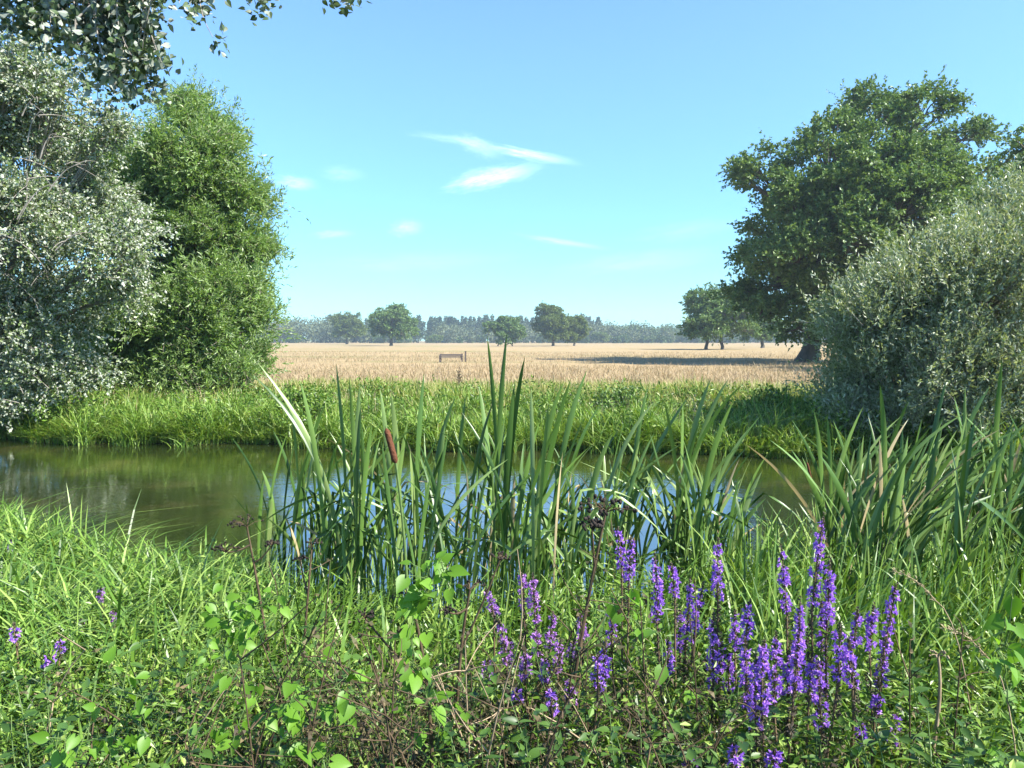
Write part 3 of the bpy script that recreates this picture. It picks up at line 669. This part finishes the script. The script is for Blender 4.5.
tipsC = [(253, 375, 338), (258, 363, 325), (288, 381, 312), (300, 380, 330), (336, 363, 340), (349, 376, 346), (360, 383, 350), (325, 405, 308), (361, 405, 352), (380, 388, 374), (391, 393, 386), (424, 373, 418),
         (456, 396, 428), (466, 395, 440), (487, 335, 484), (507, 333, 494), (525, 356, 500), (494, 400, 470), (479, 386, 490), (531, 388, 520), (571, 378, 530), (587, 370, 545), (549, 401, 525), (564, 381, 535),
         (711, 378, 655), (729, 378, 660), (744, 383, 665), (655, 401, 590), (664, 400, 664), (683, 403, 680), (734, 400, 668), (761, 415, 680), (628, 411, 600), (613, 433, 590), (767, 455, 710), (762, 471, 715), (739, 476, 735),
         (766, 498, 740), (540, 420, 515), (505, 415, 500), (445, 425, 440), (408, 420, 400), (372, 425, 366), (318, 430, 330), (600, 405, 570), (640, 440, 630), (700, 420, 670), (690, 395, 660), (648, 385, 625), (515, 380, 505), (262, 470, 300), (410, 450, 410), (272, 500, 290)]
labC = {0: 'outermost cattail of the middle clump, its long blades leaning out over the water', 8: 'cattail behind the tallest pair of pointed blades, middle of the central clump'}
outC, plC = cattails(tipsC, 3.6, 4.7, 30, (300, 722), 15, .08, {}, 'cattails in the middle of the pond edge', (.45, 1.08), 'green cattail with upright strap leaves in the middle clump before the open water')
tipsR = [(1002, 360, 990), (880, 384, 885), (947, 379, 915), (990, 386, 935), (954, 396, 980), (965, 385, 950), (909, 400, 870), (863, 407, 835), (814, 411, 822), (833, 420, 840), (804, 435, 825), (770, 440, 845), (791, 449, 830),
         (908, 436, 880), (924, 445, 885), (936, 460, 890), (1012, 428, 1000), (1017, 415, 970), (955, 482, 990), (860, 440, 850), (885, 430, 870), (940, 430, 925), (975, 420, 960), (1000, 445, 985), (1030, 440, 1010), (845, 450, 850),
         (820, 455, 845), (900, 470, 890), (1040, 400, 1020), (1055, 420, 1040)]
outR, plR = cattails(tipsR, 3.3, 5.0, 28, (845, 1090), 15, .2, {}, 'cattails on the right of the pond edge', (.5, 1.05), 'green cattail with strap leaves in the clump before the grey sallow')
# the brown seed head
a_ = px(386, 428, 3.45); e_ = px(396, 464, 3.45); b_ = np.array([px(408, 600, 3.45)[0], 3.45, float(G(-.46, 3.45)) - .02])
o = thing('cattail', 'cattail stalk carrying the fat brown seed head in the middle clump', 'cattail', b_)
ax = (a_ - e_)
mb = MB(); mb.tube(np.concatenate([bez(b_, (b_ + e_) / 2 + [.03, 0, 0], e_, 8), [e_ + ax * .5, a_ + ax * .05]]), [.008] * 5 + [.006] * 3 + [.004, .003], 6); mb.build('stem', MT['stem_green'], o)
tt = np.linspace(0, 1, 12); mb = MB(); mb.tube(e_ + ax * tt[:, None], .0142 * np.interp(tt, [0, .03, .1, .9, .97, 1], [.2, .75, 1, .95, .7, .15]), 12, .03); mb.build('seed_head', MT['seedhead'], o)
for dx, H in ((-.12, .95), (.1, .8), (.18, 1.0)): blade(o, b_ + [dx * .2, 0, 0], b_ + [dx, .05, H], .018, .4)
a_ = px(807, 462, 4.7); e_ = px(813, 488, 4.7); b_ = np.array([px(835, 600, 4.7)[0], 4.7, -.06]); ax = a_ - e_
o = thing('cattail', 'cattail stalk with a thin reddish seed head at the right clump\'s left side', 'cattail', b_)
mb = MB(); mb.tube(np.concatenate([bez(b_, (b_ + e_) / 2, e_, 8), [a_ + ax * .4]]), [.007] * 6 + [.005, .004, .002], 6); mb.build('stem', MT['stem_green'], o)
mb = MB(); mb.tube(e_ + ax * tt[:, None], .008 * np.interp(tt, [0, .05, .9, 1], [.3, 1, .9, .2]), 8, .03); mb.build('seed_head', MT['seedhead'], o)
for dx, H in ((-.2, .85), (.12, .9)): blade(o, b_, b_ + [dx, .05, H], .018, .4)

# ------------------------------------------------------------------ purple loosestrife
def loosestrife(label, Y, spikes, pink=False, grp='purple loosestrife on the near bank', leafy=1.0):
    """spikes: (tip x, tip y, lower end y of the flowers, lean in px)"""
    cx = np.mean([s[0] for s in spikes]); b_ = px(cx, 700, Y); base = np.array([b_[0], Y, float(G(b_[0], Y)) - .02])
    o = thing('purple_loosestrife', label, 'wildflower', base, grp)
    stem = MB(); LV = []
    for (tx, ty, by, lean) in spikes:
        Ys = Y + rng.uniform(-.12, .12)
        tip = px(tx, ty, Ys); low = px(tx - lean, by, Ys)
        foot = np.array([base[0] + (low[0] - base[0]) * .55, base[1] + rng.normal(0, .03), base[2]])
        cur = np.concatenate([bez(foot, foot * .3 + low * .7 + [0, 0, -.08], low, 7)[:-1], bez(low, (low + tip) / 2 + rng.normal(0, .004, 3), tip, 7)])
        stem.tube(cur, np.linspace(.0042, .0012, len(cur)), 5)
        up_ = cur[6:]; Ls = np.linalg.norm(tip - low); ax_ = norm(tip - low)
        nf = int(np.clip(Ls / .0030, 22, 130)); t = np.sort(rng.random(nf)) * .93
        C = np.stack([np.interp(t, np.linspace(0, 1, 7), up_[:, q]) for q in range(3)], -1)
        a2 = rng.uniform(0, 6.283, nf); rad = norm(np.stack([np.cos(a2), np.sin(a2), rng.uniform(.0, .5, nf)], -1))
        rr = .0125 * np.interp(t, [0, .3, .8, 1], [1, 1.05, .7, .35]) * rng.uniform(.75, 1.2, nf)
        op = rng.random(nf) < np.interp(t, [0, .15, .85, 1], [.65, .92, .8, .25])
        C = C + rad * rr[:, None]
        pm = 7; nO = int(op.sum())
        Dp = np.repeat(rad[op], pm, 0) * .55 + rand_unit(nO * pm)
        k_ = nO * pm
        Vp, Qp = leaves(np.repeat(C[op], pm, 0), Dp, 0.0105 * rng.uniform(.6, 1.25, k_), .0055, 0, .1)
        spk = part('flower_spike', Vp, Qp, MT['petal_pink' if pink else 'petal'], o)
        # calyces and small bracts along and below the flowers
        tb = np.concatenate([rng.random(int(nf * 3.0)) * 1.7 - .7, rng.uniform(.82, 1.05, 26)])
        Cb = low + (tip - low) * tb[:, None]; Db = rand_unit(len(tb)) + ax_ * .4
        Vb, Qb = leaves(Cb, Db, .014 * np.interp(tb, [-.7, 1], [1.3, .5]), .005, 0); part('bracts', Vb, Qb, MT['calyx'], spk)
        # lance leaves on the stem
        nl = int(30 * leafy); tl = rng.random(nl) * .95; ii = tl * 6; Cl = np.stack([np.interp(ii, np.arange(7), cur[:7, q]) for q in range(3)], -1)
        Dl = rand_unit(nl) * [1, 1, .3] + [0, 0, .35]
        LV.append((1, leaves(Cl, Dl, rng.uniform(.03, .065, nl), rng.uniform(.008, .014, nl), .8)))
    stem.build('stem', MT['stem_red'], o)
    V, Q = merge(*[v for k_, v in LV if k_ == 1]); part('leaves', V, Q, MT['forb'], o)
    return o
loosestrife('tallest violet loosestrife spike, rising above the right-hand flower cluster', 2.1, [(824, 517, 612, 12), (830, 560, 640, 4), (822, 600, 725, 2)])
loosestrife('violet loosestrife with a separate spike just left of the tallest one', 2.15, [(781, 548, 615, -6), (800, 600, 690, 4), (788, 650, 700, 0)])
loosestrife('bright violet loosestrife with leaning spikes, rightmost of the big flower cluster', 2.1, [(896, 585, 650, 12), (874, 606, 655, 4), (884, 640, 690, 4), (897, 715, 745, 6)])
loosestrife('violet loosestrife with twin short spikes between the tallest spike and rightmost plant', 2.0, [(858, 610, 650, 6), (849, 640, 690, -6), (880, 697, 715, 5), (861, 725, 745, 3)])
loosestrife('dense bushy violet loosestrife low in front of the tallest spike', 1.95, [(776, 635, 700, 2), (764, 640, 715, 2), (745, 640, 710, -4), (756, 655, 730, 0), (800, 618, 690, 6), (812, 655, 700, 3), (818, 665, 730, -4), (840, 625, 680, 2)])
loosestrife('slender violet loosestrife with one thin upright spike beside a cattail blade', 2.3, [(718, 540, 600, 0), (713, 612, 690, 0), (722, 640, 680, 3)])
loosestrife('violet loosestrife pair of spikes right below the dried black umbel', 2.45, [(618, 528, 575, -4), (631, 538, 582, 2), (612, 600, 640, 0)])
loosestrife('violet loosestrife with three crowded spikes left of the slender spike', 2.35, [(655, 555, 622, -2), (671, 564, 600, -4), (690, 580, 640, 4), (703, 585, 640, 10), (680, 610, 655, 0), (668, 640, 675, 0)])
loosestrife('pinkish loosestrife with two spikes side by side below the cattail clump', 2.5, [(522, 573, 612, -2), (533, 576, 625, -3), (553, 614, 650, 3), (536, 630, 662, -2), (575, 640, 660, 4)], True)
loosestrife('faded pink loosestrife leaning left, leftmost of the central flowers', 2.5, [(486, 590, 615, -8), (499, 618, 665, -8), (510, 640, 668, 0), (488, 660, 680, 0)], True)
loosestrife('small half-hidden violet loosestrife low among the leaves beneath the pink plants', 2.1, [(606, 642, 680, 3), (598, 655, 690, 0), (552, 690, 715, 0), (517, 690, 705, 0)])
loosestrife('thin violet loosestrife with three sparse spikes behind the bushy low plant', 2.3, [(735, 610, 650, 0), (750, 600, 640, 3), (728, 650, 700, 0)])
loosestrife('pale pink loosestrife with short spikes between the leaning plant and the twin violet pair', 2.3, [(560, 640, 675, 2), (580, 615, 640, -2), (545, 660, 690, 0), (570, 680, 705, 0), (525, 650, 680, 0)], True)
loosestrife('tiny pink loosestrife spike standing in the left grass', 3.2, [(101, 588, 606, -1), (113, 612, 622, 0), (82, 616, 632, 0)], True, leafy=.6)
loosestrife('small violet loosestrife at the left edge in tall grass', 2.5, [(14, 624, 640, -2), (60, 640, 655, 0), (50, 655, 668, 2)], leafy=.6)
loosestrife('faint violet loosestrife at far left near the water', 4.6, [(11, 540, 553, 0), (19, 548, 560, 1)], leafy=.6)
loosestrife('low violet loosestrife sprigs at the bottom edge under the big flower cluster', 1.8, [(733, 745, 765, 0), (775, 752, 770, 0), (690, 755, 772, 0)])

# ------------------------------------------------------------------ dried umbellifers and dead stems
def umbel(label, Y, tx, ty, footx, spread, n_r=14, bob=.006, mat='dead', tiers=()):
    top = px(tx, ty, Y); f_ = px(footx, 700, Y); base = np.array([f_[0], Y, float(G(f_[0], Y)) - .02])
    o = thing('dried_umbellifer', label, 'dried plant', base, 'dried umbellifers on the near bank')
    mb = MB(); HD = []
    cur = bez(base, base * .4 + top * .6 + rng.normal(0, .02, 3), top, 9); mb.tube(cur, np.linspace(.007, .0035, 9), 6)
    heads = [(top, spread)]
    for (hx, hy, sp_) in tiers:
        h_ = px(hx, hy, Y + rng.uniform(-.05, .05)); s_ = cur[rng.integers(5, 8)]
        mb.tube(bez(s_, (s_ + h_) / 2 + [0, 0, -.02], h_, 5), np.linspace(.004, .0025, 5), 5); heads.append((h_, sp_))
    for h_, sp_ in heads:
        hd = MB(); HD.append(hd)
        for q in range(n_r):
            a2 = rng.uniform(0, 6.283); e2 = rng.uniform(.1, 1.2); v = np.array([math.cos(a2) * math.cos(e2), math.sin(a2) * math.cos(e2), math.sin(e2) * .55]) * sp_ * rng.uniform(.75, 1.1)
            e_ = h_ + v; mb.tube(np.stack([h_, h_ + v * .5 + [0, 0, sp_ * .1], e_]), [.0016, .0013, .001], 4)
            for w in range(3):
                c = e_ + rng.normal(0, bob * .45, 3); bb = bob * rng.uniform(.6, .95)
                hd.tube(np.stack([c - [0, 0, bb], c - [0, 0, bb * .4], c + [0, 0, bb * .5], c + [0, 0, bb]]), [bb * .15, bb * .8, bb * .8, bb * .1], 5)
    mb.build('stem', MT[mat], o); [h.build('seed_head', MT['umbel' if mat == 'dead' else mat], o) for h in HD]
    return o
umbel('tall black dried umbel with round seed bobbles above the pair of violet spikes', 2.3, 606, 512, 560, .085, 18, .0075, tiers=((592, 526, .035),))
umbel('dark flat dried umbel at the water\'s edge left of the middle cattail clump', 3.0, 247, 527, 275, .075, 16, .005, tiers=((225, 552, .06), (272, 545, .03)))
umbel('dried umbel wound with heart-shaped bindweed leaves', 1.95, 412, 603, 430, .06, 12, .004, tiers=((365, 618, .035),))
umbel('thin brown dried umbel standing between the bindweed and the pink loosestrife', 2.3, 470, 590, 455, .05, 10, .005, tiers=((500, 560, .03), (448, 612, .03)))
umbel('small dried umbel over the left end of the middle cattails', 3.0, 312, 545, 300, .04, 10, .005, tiers=((300, 560, .03),))
umbel('low dried umbel in the grass near the right edge', 2.2, 938, 655, 925, .03, 10, .004, 'dead_tan')
DS = [(330, 560, 318, 700, 2.6), (598, 560, 560, 740, 2.1), (690, 620, 700, 760, 1.9), (520, 640, 480, 768, 1.7), (428, 700, 250, 640, 1.8), (345, 690, 420, 740, 1.7), (910, 640, 915, 770, 1.9), (962, 640, 952, 770, 1.9), (85, 650, 40, 700, 2.0),
      (240, 660, 262, 768, 1.6), (310, 720, 300, 768, 1.6), (590, 600, 520, 700, 2.0), (640, 600, 655, 740, 2.0), (465, 640, 475, 750, 1.9), (120, 720, 60, 768, 1.6), (275, 580, 290, 720, 2.4), (395, 640, 380, 768, 1.7)]
for k in range(28):
    x1 = rng.uniform(150, 760); y1 = rng.uniform(630, 745); DS.append((x1, y1, x1 + rng.normal(0, 70), y1 + rng.uniform(40, 120), rng.uniform(1.6, 2.2)))
for k, (x1, y1, x2, y2, Yv) in enumerate(DS):
    t_ = px(x1, y1, Yv); f_ = px(x2, y2, Yv + .05); d_ = norm(f_ - t_); base = np.array([f_[0], f_[1], float(G(f_[0], f_[1])) - .01])
    o = thing('dead_stem', 'thin brown leafless dead stem poking through the foreground weeds', 'dead plant', base, 'dead stems among the foreground weeds')
    mb = MB(); cur = bez(base, f_ + rng.normal(0, .02, 3), t_, 8); mb.tube(cur, np.linspace(.0034, .0014, 8), 5)
    for q in range(int(rng.integers(3, 7))):
        s_ = cur[rng.integers(3, 8)]; e_ = s_ + rng.normal(0, .07, 3) + [0, 0, .06]; mb.tube(bez(s_, (s_ + e_) / 2 + rng.normal(0, .01, 3), e_, 4), np.linspace(.002, .001, 4), 4)
    mb.build('stem', MT['dead_tan' if k % 5 == 3 else 'dead'], o)
    P = cur[rng.integers(2, 8, 26)] + rng.normal(0, .02, (26, 3)); V, Q = leaves(P, rand_unit(26) + [0, 0, -.4], rng.uniform(.012, .03, 26), .010, 0, .35)
    part('withered_leaves', V, Q, MT['litter'], o)

# arching grass seed heads
for k, (x1, y1, x2, y2, Yv, lab) in enumerate([(897, 572, 935, 600, 2.4, 'tan arching grass seed head, upper of two at right'), (945, 628, 985, 655, 2.0, 'tan arching grass seed head, lower of two at right')]):
    t_ = px(x1, y1, Yv); m_ = px(x2, y2, Yv); f_ = px(x2 + 40, 740, Yv); base = np.array([f_[0], Yv, float(G(f_[0], Yv))])
    o = thing('grass_seed_head', lab, 'grass stem', base)
    mb = MB(); c1 = bez(base, m_ * .6 + base * .4 + [.03, 0, .15], m_, 7); c2 = bez(m_, (m_ + t_) / 2 + [0, 0, .03], t_, 7); mb.tube(np.concatenate([c1[:-1], c2]), np.linspace(.0022, .0009, 13), 4); mb.build('stem', MT['dead_tan'], o)
    P = np.repeat(c2, 12, 0) + rng.normal(0, .0035, (84, 3)); V, Q = leaves(P, norm(c2[-1] - c2[0]) + rand_unit(84) * .5, .012, .004, 0); part('seed_head', V, Q, MT['seed_tan'], o)

# ------------------------------------------------------------------ bindweed and broad leaved plants
def vine(label, Y, path, nl, size, mat='bind', grp='bindweed vines in the foreground'):
    pts = np.array([px(x, y, Y + dz) for x, y, dz in path]); f_ = pts[0]; base = np.array([f_[0], f_[1], float(G(f_[0], f_[1])) - .01])
    P0 = np.concatenate([[base], pts]); tt_ = np.linspace(0, len(P0) - 1, 24)
    cur = np.stack([np.interp(tt_, np.arange(len(P0)), P0[:, q]) for q in range(3)], -1); cur[1:-1] = (cur[:-2] + cur[2:] + 2 * cur[1:-1]) / 4; cur += rng.normal(0, .005, cur.shape)
    o = thing('bindweed', label, 'climbing plant', base, grp)
    mb = MB(); mb.tube(cur, np.linspace(.0025, .0013, 24), 4)
    ii = rng.uniform(4, 23, nl); C = np.stack([np.interp(ii, np.arange(24), cur[:, q]) for q in range(3)], -1)
    St = rng.normal(0, .028, (nl, 3)) + [0, -.02, .01]; E = C + St
    for c, e in zip(C, E): mb.tube(np.stack([c, (c + e) / 2 + [0, 0, .005], e]), .0009, 3)
    mb.build('stem', MT['stem_green'], o)
    D = norm(St) * .5 + rng.normal(0, .5, (nl, 3)) + [0, -.1, -.45]
    V, Q = heart_leaves(E, D, size * rng.uniform(.5, 1.2, nl), .6, np.array([.1, -.6, .2])); part('leaves', V, Q, MT[mat], o, smooth=True)
vine('bindweed climbing upright with large heart-shaped leaves on the dried umbel', 1.9, [(440, 740, 0), (425, 690, 0), (410, 650, 0), (418, 610, 0), (432, 580, 0), (440, 555, .02)], 60, .040)
vine('bindweed with bright rounded leaves hanging among the central loosestrife', 2.1, [(690, 760, 0), (668, 690, 0), (665, 650, 0), (655, 630, 0), (628, 618, 0), (608, 605, 0)], 14, .042)
vine('bindweed sprawling over dead stems at lower left with large bright leaves', 1.85, [(230, 740, 0), (250, 690, 0), (215, 640, .1), (240, 615, .1), (275, 605, .1), (200, 600, .2)], 85, .030)
vine('bindweed with broad leaves low at the bottom left of the upright vine', 1.7, [(330, 760, 0), (310, 740, 0), (295, 710, 0), (310, 690, 0), (370, 695, 0)], 36, .036)
vine('bindweed trailing across the bottom edge beneath the left weeds', 1.6, [(60, 760, 0), (90, 735, 0), (140, 745, 0), (170, 700, 0), (120, 690, 0)], 36, .030)
vine('bindweed with large glossy leaves at the bottom right corner', 1.7, [(1030, 768, 0), (1015, 740, 0), (1010, 690, 0), (1000, 650, 0), (1015, 620, 0)], 32, .038)
vine('bindweed with small leaves twisting through the grass left of the pink loosestrife', 2.3, [(520, 740, 0), (500, 700, 0), (540, 650, 0), (520, 680, 0)], 14, .035)
# broad leaved weeds
WE = [(165, 640, 2.2, .30), (120, 660, 2.1, .3), (205, 630, 2.3, .3), (40, 690, 1.9, .28), (85, 700, 1.8, .28), (150, 720, 1.75, .26), (260, 700, 1.85, .3), (340, 650, 2.2, .26), (380, 720, 1.8, .28), (480, 720, 1.75, .28), (560, 730, 1.75, .3),
      (620, 720, 1.8, .28), (660, 740, 1.7, .26), (720, 730, 1.8, .3), (830, 740, 1.8, .28), (880, 750, 1.75, .26), (960, 700, 1.9, .28), (1000, 730, 1.8, .3), (430, 660, 2.1, .24), (590, 660, 2.1, .26), (930, 740, 1.7, .26), (300, 620, 2.5, .28),
      (20, 740, 1.6, .25), (200, 740, 1.6, .25), (540, 690, 1.9, .25), (760, 700, 1.9, .25)]
for (x1, y1, Yv, H) in WE:
    t_ = px(x1, y1, Yv); base = np.array([t_[0], Yv, float(G(t_[0], Yv)) - .01]); H = max(.12, t_[2] - base[2])
    o = thing('nettle', 'leafy green nettle-like weed among the foreground undergrowth', 'weed', base, 'leafy weeds in the foreground undergrowth')
    mb = MB(); PL = []; DL = []
    for q in range(5):
        tp = base + [rng.normal(0, .09), rng.normal(0, .09), H * rng.uniform(.65, 1.08)]; cur = bez(base, base * .5 + tp * .5 + rng.normal(0, .03, 3), tp, 8); mb.tube(cur, np.linspace(.0028, .0012, 8), 4)
        for w in range(2, 8):
            a2 = w * 1.571 + rng.normal(0, .3)
            for s in (0, math.pi): PL.append(cur[w]); DL.append([math.cos(a2 + s), math.sin(a2 + s), rng.uniform(-.25, .45)])
    mb.build('stem', MT['stem_green'], o); nl = len(PL)
    V, Q = heart_leaves(np.array(PL), np.array(DL), rng.uniform(.018, .042, nl), 1.0, wf=.6); part('leaves', V, Q, MT['nettle'], o, smooth=True)

# dock stalks on the far bank
for xx, Yv, hh, lab in ((458, 16.5, .58, 'dark brown dock stalk on the far bank below the bench'),):
    b_ = px(xx, 390, Yv); base = np.array([b_[0], Yv, float(G(b_[0], Yv))]); o = thing('dock_plant', lab, 'weed', base)
    mb = MB(); mb.tube(np.stack([base, base + [.02, 0, hh * .5], base + [.03, 0, hh]]), [.01, .008, .004], 5); mb.build('stem', MT['dead'], o)
    P = base + [.025, 0, hh * .72] + rng.normal(0, 1, (120, 3)) * [.03, .03, .12]; V, Q = leaves(P, rand_unit(120), .04, .025, 0); part('seed_head', V, Q, MT['calyx'], o)
# darker bushes on the far bank
for xx, yy, Yv, r_, lab in ((626, 392, 12.6, .24, 'dark green bramble clump on the far bank behind the leaning cattail blades'), (560, 396, 12.6, .2, 'small leafy clump on the far bank above the middle of the cattails'),
                       (770, 396, 12.2, .3, 'rough pale green bush on the far bank before the oak trunk'), (300, 405, 12.0, .28, 'leafy clump on the far bank beside the willow')):
    b_ = px(xx, yy, Yv); base = np.array([b_[0], Yv, float(G(b_[0], Yv))]); o = thing('bramble', lab, 'bush', base)
    lob = [(base + rng.normal(0, .5, 3) * r_ * [1, 1, .3] + [0, 0, r_ * .8], r_ * .7) for _ in range(5)]
    V, Q, cents, P, D = crown(lob, 60, 9, .07, .18, 8, .06, .035, flat=.8)
    part('foliage', V, Q, MT['oak' if xx in (626,) else 'forb'], o); mb = MB(); limbs(mb, base, base + [0, 0, r_ * .6], .02, lob, cents, twig=.003); mb.build('stem', MT['dead'], o)
